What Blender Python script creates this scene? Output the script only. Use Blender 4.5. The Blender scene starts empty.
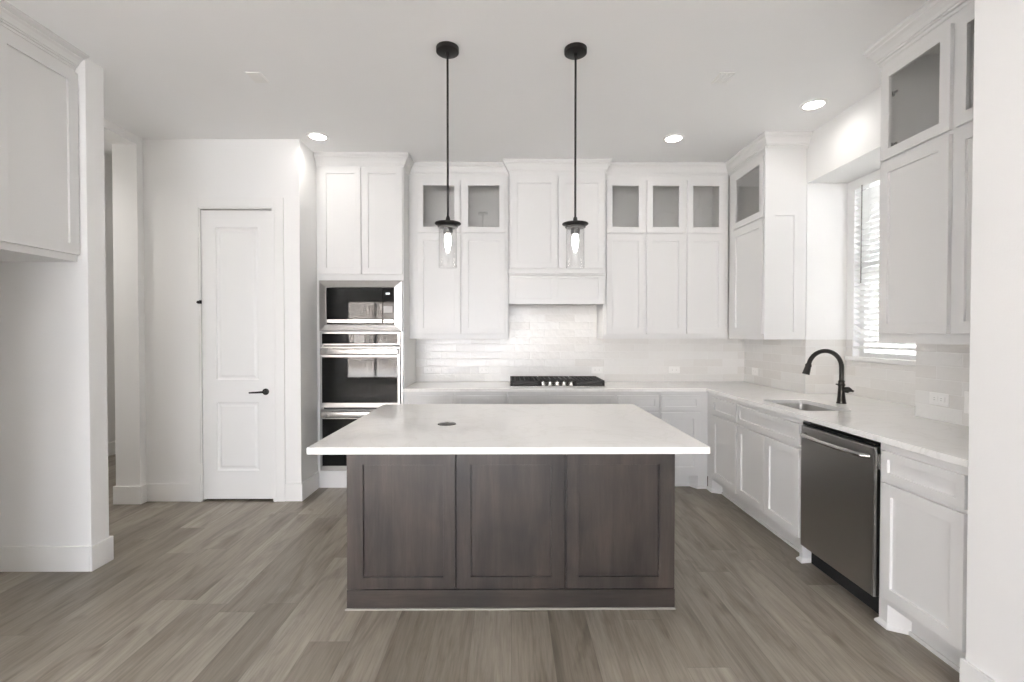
import bpy, bmesh, math, random
from mathutils import Vector, Matrix
random.seed(7)
PI = math.pi
S = bpy.context.scene
COL = S.collection

# ------------------------------------------------------------------ camera, world, exposure
cam_d = bpy.data.cameras.new('camera')
cam = bpy.data.objects.new('camera', cam_d)
COL.objects.link(cam)
S.camera = cam
cam.location = (0, 0, 1.40)
cam.rotation_euler = (PI/2 - 0.0142, 0, -0.0064)
cam_d.sensor_width = 36
cam_d.lens = 472/1024*36
cam_d.clip_start = 0.05

w = bpy.data.worlds.new('world'); S.world = w
w.use_nodes = True
bg = w.node_tree.nodes['Background']
bg.inputs[0].default_value = (0.95, 0.96, 1.035, 1)
bg.inputs[1].default_value = 9.0

S.view_settings.view_transform = 'Standard'
S.view_settings.look = 'None'
S.view_settings.gamma = 1
S.view_settings.use_curve_mapping = False
S.view_settings.exposure = 1.13
S.cycles.max_bounces = 14
S.cycles.diffuse_bounces = 8
S.cycles.glossy_bounces = 5
S.cycles.transparent_max_bounces = 16
S.cycles.sample_clamp_indirect = 6
S.cycles.use_denoising = True
S.cycles.caustics_reflective = False
S.cycles.caustics_refractive = False

def area_light(name, loc, rot, sx, sy, power, color=(1, 1, 1), portal=False, spread=PI, shape='RECTANGLE', parent=None):
    d = bpy.data.lights.new(name, 'AREA')
    d.shape = shape
    d.size = sx
    if shape in ('RECTANGLE', 'ELLIPSE'): d.size_y = sy
    d.energy = power; d.color = color; d.spread = spread
    if portal: d.cycles.is_portal = True
    o = bpy.data.objects.new(name, d); COL.objects.link(o)
    o.location = loc; o.rotation_euler = rot
    if parent: o.parent = parent
    return o

H = 3.022        # ceiling height
YB = 4.85        # back wall
XR = 2.43        # right wall
XRR = 2.76       # back of the window recess
REC0, REC1, RECT = 2.785, 3.845, 2.63
WY0, WY1, WZ0, WZ1 = 2.88, 3.765, 1.225, 2.60
# daylight comes through the glazed rear wall and the kitchen window
for a, b in ((-4.75, -3.05), (-2.85, -1.15), (-0.95, 0.75)):
    area_light('rear_window_portal', ((a+b)/2, -5.19, 1.25), (PI/2, 0, 0), b-a, 2.3, 1, portal=True)
for a, b in ((-4.6, -2.9), ):  # portal for the added side window
    area_light('added_side_window_portal', (-6.09, (a+b)/2, 1.25), (0, -PI/2, 0), 2.3, b-a, 1, portal=True)
# sun on the added terrace behind the house: it never enters the room, its bounce lights the ceiling
sd = bpy.data.lights.new('sun', 'SUN'); sd.energy = 180; sd.angle = math.radians(1); sd.color = (1, 0.985, 1.0)
sun = bpy.data.objects.new('sun', sd); COL.objects.link(sun)
sun.rotation_euler = Vector((0.0, 0.62, 0.78)).to_track_quat('Z', 'Y').to_euler()
area_light('kitchen_window_portal', (XRR+0.13, (WY0+WY1)/2, (WZ0+WZ1)/2), (0, PI/2, 0), WZ1-WZ0, WY1-WY0, 1, portal=True)

# ------------------------------------------------------------------ materials
def nmat(name):
    m = bpy.data.materials.new(name); m.use_nodes = True
    nt = m.node_tree
    return m, nt, nt.nodes['Principled BSDF']

class N:
    """small node-building helper"""
    def __init__(s, nt): s.nt = nt
    def new(s, t, **k):
        n = s.nt.nodes.new(t)
        for a, b in k.items(): setattr(n, a, b)
        return n
    def link(s, a, b): s.nt.links.new(a, b)
    def put(s, sock, v):
        if hasattr(v, 'links') or isinstance(v, bpy.types.NodeSocket): s.link(v, sock)
        else: sock.default_value = v
    def math(s, op, a, b=0.0, c=0.0):
        n = s.new('ShaderNodeMath', operation=op)
        s.put(n.inputs[0], a); s.put(n.inputs[1], b); s.put(n.inputs[2], c)
        return n.outputs[0]
    def pos(s):
        g = s.new('ShaderNodeNewGeometry'); return g.outputs['Position'], g.outputs['Normal']
    def sep(s, v):
        n = s.new('ShaderNodeSeparateXYZ'); s.link(v, n.inputs[0]); return n.outputs
    def comb(s, x, y, z):
        n = s.new('ShaderNodeCombineXYZ')
        for i, v in enumerate((x, y, z)): s.put(n.inputs[i], v)
        return n.outputs[0]
    def noise(s, vec, scale, detail=3, rough=0.5, dist=0.0):
        n = s.new('ShaderNodeTexNoise'); s.link(vec, n.inputs['Vector'])
        n.inputs['Scale'].default_value = scale; n.inputs['Detail'].default_value = detail
        n.inputs['Roughness'].default_value = rough; n.inputs['Distortion'].default_value = dist
        return n.outputs['Fac']
    def white(s, vec):
        n = s.new('ShaderNodeTexWhiteNoise'); s.link(vec, n.inputs['Vector']); return n.outputs['Value'], n.outputs['Color']
    def ramp(s, f, stops):
        n = s.new('ShaderNodeValToRGB'); s.link(f, n.inputs[0])
        e = n.color_ramp.elements
        while len(e) < len(stops): e.new(0.5)
        for i, (p, c) in enumerate(stops):
            e[i].position = p; e[i].color = (c[0], c[1], c[2], 1)
        return n.outputs[0]
    def mix(s, f, a, b, mode='MIX'):
        n = s.new('ShaderNodeMix', data_type='RGBA', blend_type=mode)
        s.put(n.inputs['Factor'], f)
        for k, v in ((6, a), (7, b)):
            if isinstance(v, tuple): n.inputs[k].default_value = (v[0], v[1], v[2], 1)
            else: s.link(v, n.inputs[k])
        return n.outputs[2]
    def bump(s, h, strength, dist=0.01):
        n = s.new('ShaderNodeBump'); s.link(h, n.inputs['Height'])
        n.inputs['Strength'].default_value = strength; n.inputs['Distance'].default_value = dist
        return n.outputs[0]

def paint(name, col, rough, bump=0.0, scale=200, spec=0.5):
    m, nt, p = nmat(name); h = N(nt)
    p.inputs['Roughness'].default_value = rough
    p.inputs['Specular IOR Level'].default_value = spec
    P, _ = h.pos()
    f = h.noise(P, 3.0, 2)
    c2 = tuple(c*0.985 for c in col)
    h.link(h.mix(f, col, c2), p.inputs['Base Color'])
    if bump: h.link(h.bump(h.noise(P, scale, 3), bump, 0.002), p.inputs['Normal'])
    return m

M = {}
M['wall'] = paint('wall_paint', (0.87, 0.865, 0.855), 0.65, 0.25, 120, 0.3)
M['ceiling'] = paint('ceiling_paint', (0.90, 0.90, 0.90), 0.8, 0.15, 90, 0.2)
M['trim'] = paint('trim_paint', (0.86, 0.855, 0.84), 0.35)
M['cab'] = paint('cabinet_paint', (0.75, 0.745, 0.735), 0.38)
M['plastic'] = paint('white_plastic', (0.86, 0.85, 0.83), 0.3)
M['slat'] = paint('blind_slat_white', (0.86, 0.86, 0.85), 0.4)

def metal(name, col, rough, aniso_axis=None, strength=0.05):
    m, nt, p = nmat(name); h = N(nt)
    p.inputs['Metallic'].default_value = 1
    P, _ = h.pos()
    v = h.new('ShaderNodeVectorMath', operation='MULTIPLY'); h.link(P, v.inputs[0])
    v.inputs[1].default_value = aniso_axis or (1, 1, 1)
    f = h.noise(v.outputs[0], 60, 3)
    h.link(h.mix(f, tuple(c*0.93 for c in col), col), p.inputs['Base Color'])
    p.inputs['Roughness'].default_value = rough
    if strength: h.link(h.bump(f, strength, 0.001), p.inputs['Normal'])
    return m
M['steel'] = metal('brushed_steel', (0.43, 0.42, 0.405), 0.30, (1, 8, 12))
M['steel_bright'] = metal('bright_steel', (0.50, 0.49, 0.475), 0.24, (1, 1, 1), 0)
M['steel_dark'] = metal('dishwasher_steel', (0.44, 0.43, 0.42), 0.33, (1, 1, 12))
M['steel_sink'] = metal('sink_steel', (0.50, 0.49, 0.47), 0.3, (1, 8, 1))

def simple(name, col, rough, metallic=0.0, coat=0.0):
    m, nt, p = nmat(name); h = N(nt)
    P, _ = h.pos(); f = h.noise(P, 40, 2)
    h.link(h.mix(f, col, tuple(c*0.9 for c in col)), p.inputs['Base Color'])
    p.inputs['Roughness'].default_value = rough; p.inputs['Metallic'].default_value = metallic
    p.inputs['Coat Weight'].default_value = coat
    return m
M['black_metal'] = simple('black_metal', (0.018, 0.016, 0.015), 0.42, 0.4)
M['bronze'] = simple('oil_rubbed_bronze', (0.035, 0.031, 0.028), 0.33, 0.6)
M['black_glass'] = simple('black_oven_glass', (0.010, 0.010, 0.0095), 0.03)
M['black_glass'].node_tree.nodes['Principled BSDF'].inputs['Specular IOR Level'].default_value = 0.15
M['black_plastic'] = simple('black_plastic', (0.02, 0.02, 0.02), 0.5)
M['grey_display'] = simple('grey_display', (0.22, 0.22, 0.21), 0.25)
M['iron'] = simple('cast_iron', (0.03, 0.029, 0.027), 0.55)
M['slot_grey'] = simple('slot_grey', (0.35, 0.34, 0.33), 0.5)
M['knob_steel'] = simple('knob_steel', (0.45, 0.44, 0.42), 0.25, 1.0)
M['pop_grey'] = simple('popup_grey', (0.13, 0.125, 0.12), 0.35, 0.6)
M['window_frame'] = simple('window_frame_white', (0.8, 0.8, 0.79), 0.4)
M['black_frame'] = simple('window_frame_black', (0.02, 0.02, 0.02), 0.4)
M['dark'] = simple('toe_space_black', (0.01, 0.01, 0.01), 0.8)
M['shoe'] = simple('grey_shoe_molding', (0.30, 0.285, 0.26), 0.5)

def glass_mat(name, tint, k=1.0):
    """thin clear glass: transmits, reflects by Fresnel"""
    m = bpy.data.materials.new(name); m.use_nodes = True
    nt = m.node_tree; nt.nodes.clear(); h = N(nt)
    out = h.new('ShaderNodeOutputMaterial'); mx = h.new('ShaderNodeMixShader')
    t = h.new('ShaderNodeBsdfTransparent'); g = h.new('ShaderNodeBsdfGlossy'); fr = h.new('ShaderNodeFresnel')
    t.inputs[0].default_value = (*tint, 1); g.inputs['Roughness'].default_value = 0.01
    gb = h.new('ShaderNodeNewGeometry')
    h.link(h.math('ADD', 1.5, h.math('MULTIPLY', gb.outputs['Backfacing'], 1/1.5-1.5)), fr.inputs[0])
    f = h.math('MULTIPLY', fr.outputs[0], k)
    h.link(f, mx.inputs[0]); h.link(t.outputs[0], mx.inputs[1]); h.link(g.outputs[0], mx.inputs[2])
    h.link(mx.outputs[0], out.inputs[0])
    return m
M['glass'] = glass_mat('cabinet_glass', (0.985, 0.985, 0.98), 2.0)
M['shade_glass'] = glass_mat('pendant_glass', (0.97, 0.97, 0.97), 1.6)
M['kitchen_window_glass'] = glass_mat('dimming_window_glass', (0.80, 0.81, 0.81))  # tint put into the glass to dim daylight from the kitchen window
M['window_glass'] = glass_mat('window_glass', (0.95, 0.96, 0.96))

def emit(name, col, s):
    m = bpy.data.materials.new(name); m.use_nodes = True
    nt = m.node_tree; nt.nodes.clear(); h = N(nt)
    out = h.new('ShaderNodeOutputMaterial'); e = h.new('ShaderNodeEmission')
    e.inputs[0].default_value = (*col, 1); e.inputs[1].default_value = s
    h.link(e.outputs[0], out.inputs[0]); return m
M['lamp'] = emit('downlight_lens', (1, 0.97, 0.93), 9)
M['bulb'] = emit('bulb_glow', (1, 0.96, 0.90), 12)
M['hoodlamp'] = emit('hood_lamp', (1, 0.96, 0.9), 8)

def floor_mat():
    m, nt, p = nmat('oak_plank_floor'); h = N(nt)
    P, _ = h.pos(); x, y, z = h.sep(P)
    W, L = 0.184, 1.22
    u = h.math('DIVIDE', h.math('ADD', x, 20.045), W)
    row = h.math('FLOOR', u)
    rr, _ = h.white(h.comb(row, 3.3, 0))
    v = h.math('ADD', h.math('DIVIDE', h.math('ADD', y, 20), L), h.math('MULTIPLY', rr, 7.0))
    idx = h.math('FLOOR', v)
    rnd, rc = h.white(h.comb(row, idx, 1.7))
    rnd2, _ = h.white(h.comb(idx, row, 9.1))
    fu = h.math('FRACT', u); fv = h.math('FRACT', v)
    # grain, stretched along the plank and shifted plank by plank
    off = h.math('MULTIPLY', rnd, 37.0)
    gv = h.comb(h.math('ADD', h.math('MULTIPLY', x, 9.0), off), h.math('ADD', h.math('MULTIPLY', y, 1.2), off), rnd2)
    g1 = h.noise(gv, 1.0, 5, 0.6, 0.8)
    gv2 = h.comb(h.math('ADD', h.math('MULTIPLY', x, 90.0), off), h.math('MULTIPLY', y, 4.0), off)
    g2 = h.noise(gv2, 1.0, 4, 0.65)
    gv3 = h.comb(h.math('ADD', h.math('MULTIPLY', x, 5.0), off), h.math('ADD', h.math('MULTIPLY', y, 1.6), off), off)
    g3 = h.noise(gv3, 1.6, 2, 0.5, 1.2)
    base = h.ramp(rnd, [(0.0, (0.245, 0.216, 0.176)), (0.5, (0.31, 0.276, 0.229)), (1.0, (0.395, 0.358, 0.303))])
    dark = h.ramp(g1, [(0.30, (0.60, 0.58, 0.56)), (0.50, (0.92, 0.92, 0.92)), (0.72, (1.12, 1.12, 1.12))])
    c = h.mix(1.0, base, dark, 'MULTIPLY')
    fine = h.ramp(g2, [(0.3, (0.80, 0.79, 0.78)), (0.6, (1.05, 1.05, 1.05))])
    c = h.mix(1.0, c, fine, 'MULTIPLY')
    knot = h.ramp(g3, [(0.25, (0.62, 0.60, 0.58)), (0.42, (1, 1, 1))])
    c = h.mix(0.8, c, knot, 'MULTIPLY')
    # fine seams
    eu = h.math('MINIMUM', fu, h.math('SUBTRACT', 1.0, fu))
    ev = h.math('MINIMUM', fv, h.math('SUBTRACT', 1.0, fv))
    su = h.math('LESS_THAN', h.math('MULTIPLY', eu, W), 0.0012)
    sv = h.math('LESS_THAN', h.math('MULTIPLY', ev, L), 0.0015)
    seam = h.math('MAXIMUM', su, sv)
    c = h.mix(h.math('MULTIPLY', seam, 0.35), c, (0.10, 0.085, 0.07))
    h.link(c, p.inputs['Base Color'])
    p.inputs['Roughness'].default_value = 0.40
    p.inputs['Specular IOR Level'].default_value = 0.45
    hh = h.math('SUBTRACT', h.math('MULTIPLY', g2, 0.4), h.math('MULTIPLY', seam, 1.0))
    h.link(h.bump(hh, 0.22, 0.0015), p.inputs['Normal'])
    return m
M['floor'] = floor_mat()

def tile_mat():
    m, nt, p = nmat('glazed_wall_tile'); h = N(nt)
    P, Nn = h.pos(); x, y, z = h.sep(P); nx, ny, nz = h.sep(Nn)
    g = h.new('ShaderNodeNewGeometry')
    tx, ty, tz = h.sep(g.outputs['True Normal'])
    u = h.math('ADD', h.math('MULTIPLY', x, h.math('ABSOLUTE', ty)), h.math('MULTIPLY', y, h.math('ABSOLUTE', tx)))
    RH, L = 0.0765, 0.305
    r = h.math('DIVIDE', h.math('SUBTRACT', z, 0.916), RH)
    row = h.math('FLOOR', r)
    v = h.math('ADD', h.math('DIVIDE', h.math('ADD', u, 10), L), h.math('MULTIPLY', row, 0.5))
    idx = h.math('FLOOR', v)
    rnd, rc = h.white(h.comb(row, idx, 2.2))
    fr = h.math('FRACT', r); fv = h.math('FRACT', v)
    er = h.math('MULTIPLY', h.math('MINIMUM', fr, h.math('SUBTRACT', 1.0, fr)), RH)
    ev = h.math('MULTIPLY', h.math('MINIMUM', fv, h.math('SUBTRACT', 1.0, fv)), L)
    e = h.math('MINIMUM', er, ev)
    grout = h.math('LESS_THAN', e, 0.0013)
    base = h.ramp(rnd, [(0.0, (0.735, 0.715, 0.685)), (0.5, (0.77, 0.755, 0.73)), (1.0, (0.80, 0.79, 0.77))])
    h.link(h.mix(grout, base, (0.78, 0.77, 0.75)), p.inputs['Base Color'])
    h.link(h.math('ADD', h.math('MULTIPLY', grout, 0.5), 0.2), p.inputs['Roughness'])
    # handmade surface: edge pillow, slow waves and a per tile tilt
    rx, ry, rz = h.sep(rc)
    tilt = h.math('ADD', h.math('MULTIPLY', h.math('SUBTRACT', fv, 0.5), h.math('SUBTRACT', rx, 0.5)),
                  h.math('MULTIPLY', h.math('SUBTRACT', fr, 0.5), h.math('SUBTRACT', ry, 0.5)))
    wav = h.noise(h.comb(u, h.math('ADD', z, h.math('MULTIPLY', rnd, 9.0)), rnd), 22, 2)
    pil = h.new('ShaderNodeMapRange'); h.link(e, pil.inputs[0])
    pil.inputs[1].default_value = 0.0; pil.inputs[2].default_value = 0.007; pil.interpolation_type = 'SMOOTHSTEP'
    hh = h.math('ADD', h.math('ADD', h.math('MULTIPLY', tilt, 0.8), h.math('MULTIPLY', wav, 1.6)), h.math('MULTIPLY', pil.outputs[0], 0.35))
    h.link(h.bump(hh, 0.55, 0.004), p.inputs['Normal'])
    return m
M['tile'] = tile_mat()

def quartz():
    m, nt, p = nmat('white_quartz'); h = N(nt)
    P, _ = h.pos()
    n1 = h.noise(P, 2.2, 5, 0.6, 1.5)
    vein = h.math('ABSOLUTE', h.math('SUBTRACT', n1, 0.5))
    vr = h.ramp(vein, [(0.0, (0.84, 0.83, 0.80)), (0.012, (0.89, 0.88, 0.86)), (0.05, (0.91, 0.90, 0.88))])
    n2 = h.noise(P, 25, 3)
    h.link(h.mix(h.math('MULTIPLY', n2, 0.15), vr, (0.80, 0.79, 0.76)), p.inputs['Base Color'])
    p.inputs['Roughness'].default_value = 0.14
    return m
M['quartz'] = quartz()

def stain(name, axis):
    """dark stained maple, grain along the given world axis"""
    m, nt, p = nmat(name); h = N(nt)
    P, _ = h.pos(); x, y, z = h.sep(P)
    sc = {'z': (11.0, 11.0, 1.0), 'x': (1.0, 11.0, 11.0)}[axis]
    v = h.comb(h.math('MULTIPLY', x, sc[0]), h.math('MULTIPLY', y, sc[1]), h.math('MULTIPLY', z, sc[2]))
    g1 = h.noise(v, 1.3, 4, 0.55, 0.6)
    g2 = h.noise(v, 9, 4, 0.7)
    bl = h.noise(P, 3.2, 2, 0.5, 0.5)
    c = h.ramp(g1, [(0.25, (0.022, 0.0185, 0.0165)), (0.5, (0.039, 0.032, 0.028)), (0.75, (0.062, 0.050, 0.043))])
    f = h.ramp(g2, [(0.3, (0.80, 0.80, 0.80)), (0.65, (1.08, 1.07, 1.06))])
    c = h.mix(1.0, c, f, 'MULTIPLY')
    b = h.ramp(bl, [(0.3, (0.72, 0.74, 0.77)), (0.7, (1.25, 1.2, 1.15))])
    c = h.mix(1.0, c, b, 'MULTIPLY')
    h.link(c, p.inputs['Base Color'])
    p.inputs['Roughness'].default_value = 0.36
    h.link(h.bump(g2, 0.08, 0.001), p.inputs['Normal'])
    return m
M['stain_v'] = stain('dark_stained_wood_upright', 'z')
M['stain_h'] = stain('dark_stained_wood_level', 'x')

def brick():
    m, nt, p = nmat('house_brick'); h = N(nt)
    P, _ = h.pos(); x, y, z = h.sep(P)
    b = h.new('ShaderNodeTexBrick'); h.link(h.comb(x, z, 0), b.inputs['Vector'])
    b.inputs['Color1'].default_value = (0.35, 0.30, 0.26, 1); b.inputs['Color2'].default_value = (0.22, 0.19, 0.17, 1)
    b.inputs['Mortar'].default_value = (0.55, 0.53, 0.50, 1); b.inputs['Scale'].default_value = 4
    h.link(b.outputs[0], p.inputs['Base Color']); p.inputs['Roughness'].default_value = 0.9
    return m
M['brick'] = brick()
M['bounce_ground'] = paint('bounce_concrete', (0.50, 0.48, 0.46), 0.9, 0.3, 40)  # pale ground added outside to bounce sun and sky onto the ceiling
M['yard'] = paint('yard_painted_shade', (0.08, 0.08, 0.075), 0.95, 0.3, 40)  # shade put into the ground colour, keeps bounce out of the kitchen window
M['siding'] = paint('added_siding', (0.36, 0.36, 0.35), 0.8)  # grey of the added wall and slab that cut window light

# ------------------------------------------------------------------ mesh helpers
def tagk(o, label=None, cat=None, group=None, kind=None):
    if label: o['label'] = label
    if cat: o['category'] = cat
    if group: o['group'] = group
    if kind: o['kind'] = kind
    return o
def box(bm, x0, x1, y0, y1, z0, z1):
    if x0 > x1: x0, x1 = x1, x0
    if y0 > y1: y0, y1 = y1, y0
    if z0 > z1: z0, z1 = z1, z0
    v = [bm.verts.new(p) for p in ((x0,y0,z0),(x1,y0,z0),(x1,y1,z0),(x0,y1,z0),(x0,y0,z1),(x1,y0,z1),(x1,y1,z1),(x0,y1,z1))]
    for f in ((3,2,1,0),(4,5,6,7),(0,1,5,4),(1,2,6,5),(2,3,7,6),(3,0,4,7)):
        bm.faces.new([v[i] for i in f])
def loops(bm, rings, cap0=True, cap1=True, close=True):
    """skin consecutive rings of points"""
    R = [[bm.verts.new(p) for p in r] for r in rings]
    n = len(R[0])
    for a, b in zip(R, R[1:]):
        for i in range(n if close else n-1):
            j = (i+1) % n
            bm.faces.new((a[i], a[j], b[j], b[i]))
    if cap0: bm.faces.new(R[0][::-1])
    if cap1: bm.faces.new(R[-1])
    return R
def lathe(bm, c, prof, n=32, axis='z', cap0=True, cap1=True):
    """prof: (radius, height) list along axis from c"""
    rings = []
    for r, hgt in prof:
        ring = []
        for i in range(n):
            a = 2*PI*i/n
            p = (r*math.cos(a), r*math.sin(a), hgt)
            if axis == 'y': p = (p[0], p[2], -p[1])
            if axis == 'x': p = (p[2], p[0], p[1])
            ring.append((c[0]+p[0], c[1]+p[1], c[2]+p[2]))
        rings.append(ring)
    loops(bm, rings, cap0, cap1)
def tube(bm, pts, rad, n=16):
    pts = [Vector(p) for p in pts]
    rads = rad if isinstance(rad, (list, tuple)) else [rad]*len(pts)
    rings = []; up = None
    for i, p in enumerate(pts):
        t = (pts[min(i+1, len(pts)-1)] - pts[max(i-1, 0)]).normalized()
        if up is None:
            up = Vector((0, 1, 0)) if abs(t.y) < 0.9 else Vector((0, 0, 1))
        s = t.cross(up).normalized(); up = s.cross(t).normalized()
        rings.append([p + rads[i]*(math.cos(2*PI*k/n)*s + math.sin(2*PI*k/n)*up) for k in range(n)])
    loops(bm, rings)
def obj(name, bm, mat, parent=None, bevel=0.0, smooth=False, seg=2):
    bmesh.ops.recalc_face_normals(bm, faces=bm.faces)
    me = bpy.data.meshes.new(name); bm.to_mesh(me); bm.free()
    if smooth:
        for f in me.polygons: f.use_smooth = True
    me.materials.append(M[mat] if isinstance(mat, str) else mat)
    o = bpy.data.objects.new(name, me); COL.objects.link(o)
    if parent: o.parent = parent
    if bevel:
        b = o.modifiers.new('bevel', 'BEVEL'); b.width = bevel; b.segments = seg
        b.limit_method = 'ANGLE'; b.angle_limit = math.radians(40)
    if smooth:
        b = o.modifiers.new('split', 'EDGE_SPLIT'); b.split_angle = math.radians(38)
    return o
def empty(name, loc=(0, 0, 0), rz=0.0, label=None, cat=None, group=None, kind=None):
    o = bpy.data.objects.new(name, None); COL.objects.link(o)
    o.location = loc; o.rotation_euler = (0, 0, rz); o.empty_display_size = 0.05
    return tagk(o, label, cat, group, kind)
def B(*boxes):
    bm = bmesh.new()
    for b in boxes: box(bm, *b)
    return bm
def struct(name, bm, mat, bevel=0.0, parent=None):
    o = obj(name, bm, mat, parent, bevel)
    if not parent: o['kind'] = 'structure'
    return o
def sheet(bm, x0, x1, z0, z1, y0, y1, holes):
    xs = sorted({x0, x1, *[h[0] for h in holes], *[h[1] for h in holes]})
    zs = sorted({z0, z1, *[h[2] for h in holes], *[h[3] for h in holes]})
    for a, b in zip(xs, xs[1:]):
        for c, d in zip(zs, zs[1:]):
            mx, mz = (a+b)/2, (c+d)/2
            if any(h[0] < mx < h[1] and h[2] < mz < h[3] for h in holes): continue
            box(bm, a, b, y0, y1, c, d)
def plate(bm, outer, holes, z0, z1):
    """extruded plan polygon with holes"""
    allv = []; edges = []
    for loop in [outer] + holes:
        vs = [bm.verts.new((p[0], p[1], z1)) for p in loop]
        es = [bm.edges.new((vs[i], vs[(i+1) % len(vs)])) for i in range(len(vs))]
        allv.append(vs); edges += es
    r = bmesh.ops.triangle_fill(bm, edges=edges, use_beauty=True, use_dissolve=False)
    top = [f for f in r['geom'] if isinstance(f, bmesh.types.BMFace)]
    low = {v: bm.verts.new((v.co.x, v.co.y, z0)) for vs in allv for v in vs}
    for f in top: bm.faces.new([low[v] for v in reversed(f.verts)])
    for vs in allv:
        for i in range(len(vs)):
            a, b = vs[i], vs[(i+1) % len(vs)]
            bm.faces.new((a, b, low[b], low[a]))
def rrect(x0, x1, y0, y1, r, n=5):
    pts = []
    for cx, cy, a0 in ((x1-r, y1-r, 0), (x0+r, y1-r, PI/2), (x0+r, y0+r, PI), (x1-r, y0+r, 1.5*PI)):
        for i in range(n+1):
            a = a0 + PI/2*i/n
            pts.append((cx+r*math.cos(a), cy+r*math.sin(a)))
    return pts
def shaker(x0, x1, z0, z1, yf=-0.02, t=0.019, rail=0.057, dep=0.012, openings=None, panel=True):
    """framed front with flat recessed panel(s); front plane at y=yf"""
    bm = bmesh.new()
    if openings is None: openings = [(x0+rail, x1-rail, z0+rail, z1-rail)]
    sheet(bm, x0, x1, z0, z1, yf, yf+t, openings)
    bmesh.ops.remove_doubles(bm, verts=bm.verts, dist=1e-5)
    # drop the internal duplicate faces so the bevel only sees real edges
    seen = {}
    for f in list(bm.faces):
        k = tuple(sorted(v.index for v in f.verts))
        seen.setdefault(frozenset(f.verts), []).append(f)
    dele = [f for fs in seen.values() if len(fs) > 1 for f in fs]
    bmesh.ops.delete(bm, geom=dele, context='FACES_ONLY')
    if panel:
        for o in openings: box(bm, o[0]-0.004, o[1]+0.004, yf+dep, yf+t-0.001, o[2]-0.004, o[3]+0.004)
    return bm
def crown(path, side, z0=2.908, z1=3.0215, prot=0.060):
    """sweep a crown profile along plan path; side=+1 puts the moulding left of travel"""
    hgt = z1-z0
    prof = [(0.001, 0), (0.006, 0), (0.007, 0.15), (0.015, 0.18), (0.015, 0.27), (0.021, 0.29), (0.026, 0.42), (0.038, 0.60), (0.050, 0.70), (0.050, 0.76),
            (prot-0.003, 0.84), (prot, 0.86), (prot, 1.0), (0.001, 1.0)]
    n = len(path); rings = []
    for i, p in enumerate(path):
        d0 = (Vector(path[i])-Vector(path[i-1])).normalized() if i > 0 else None
        d1 = (Vector(path[i+1])-Vector(path[i])).normalized() if i < n-1 else None
        n0 = Vector((-d0.y, d0.x))*side if d0 else None
        n1 = Vector((-d1.y, d1.x))*side if d1 else None
        if n0 is None: m = n1
        elif n1 is None: m = n0
        else: m = (n0+n1)/(1+n0.dot(n1))
        rings.append([(p[0]+m.x*q, p[1]+m.y*q, z0+k*hgt) for q, k in prof])
    bm = bmesh.new(); loops(bm, rings); return bm

# ------------------------------------------------------------------ room shell
struct('floor', B((-6.2, 3.0, -5.3, 8.2, -0.06, 0)), 'floor')
bm = bmesh.new()
plate(bm, [(-6.2, -5.3), (3.0, -5.3), (3.0, 5.0), (-3.24, 5.0), (-3.24, 4.22), (-6.2, 4.22)], [], H, H+0.1)
struct('ceiling', bm, 'ceiling')
struct('trim_9', B((-4.9, -3.04, 4.22, 8.2, 3.47, 3.55)), 'ceiling')        # higher ceiling of the room beyond the hall
struct('wall_back', B((-3.04, 3.0, YB, YB+0.12, 0, H)), 'wall')
# right wall with the window recess
struct('wall_right', B(
    (XR, XRR+0.12, REC1, YB, 0, H), (XR, XRR+0.12, 1.79, REC0, 0, H), (XR, XRR+0.12, REC0, REC1, RECT, H),
    (XRR, XRR+0.12, REC0, WY0, 0, RECT), (XRR, XRR+0.12, WY1, REC1, 0, RECT),
    (XRR, XRR+0.12, WY0, WY1, 0, WZ0-0.03), (XRR, XRR+0.12, WY0, WY1, WZ1, RECT)), 'wall')
struct('wall_right_pier', B((1.757, 2.6, -5.2, 1.79, 0, H)), 'wall', 0.004)
# pantry walls
DX0, DX1, DZ = -2.562, -1.975, 2.438
bm = bmesh.new()
sheet(bm, -3.04, -1.745, 0, H, 3.96, 4.06, [(DX0-0.012, DX1+0.012, 0, DZ+0.01)])
struct('wall_pantry_front', bm, 'wall')
struct('wall_pantry_side', B((-1.845, -1.745, 4.06, YB, 0, H)), 'wall')
# left wall with the tall cased opening, and the wing wall beside the refrigerator niche
struct('wall_left', B((-3.24, -3.04, 3.895, 8.2, 0, 3.47), (-3.24, -3.04, 2.918, 3.895, 2.955, H)), 'wall')
struct('wall_wing', B((-4.61, -2.472, 2.792, 2.918, 0, H)), 'wall', 0.003)
struct('wall_niche_back', B((-3.32, -3.22, 1.86, 2.792, 0, H)), 'wall')
struct('wall_niche_near', B((-6.1, -2.485, 1.70, 1.86, 0, H)), 'wall')
struct('wall_hall', B((-4.71, -4.61, 1.86, 8.2, 0, 3.47)), 'wall')
struct('wall_hall_end', B((-4.61, -3.24, 8.1, 8.2, 0, 3.47)), 'wall')
struct('wall_hall_header', B((-4.61, -3.24, 4.12, 4.22, H+0.02, 3.47)), 'wall')
LW = [(-4.6, -2.9)]  # unseen side window, added to bring more daylight to the ceiling
bm = bmesh.new(); sheet(bm, -5.3, 1.86, 0, H, 0, 0.1, [(a, b, 0.10, 2.40) for a, b in LW])
bmesh.ops.rotate(bm, verts=bm.verts, matrix=Matrix.Rotation(PI/2, 3, 'Z')); bmesh.ops.translate(bm, verts=bm.verts, vec=(-6.1, 0, 0))
struct('wall_living_left', bm, 'wall')
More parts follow.
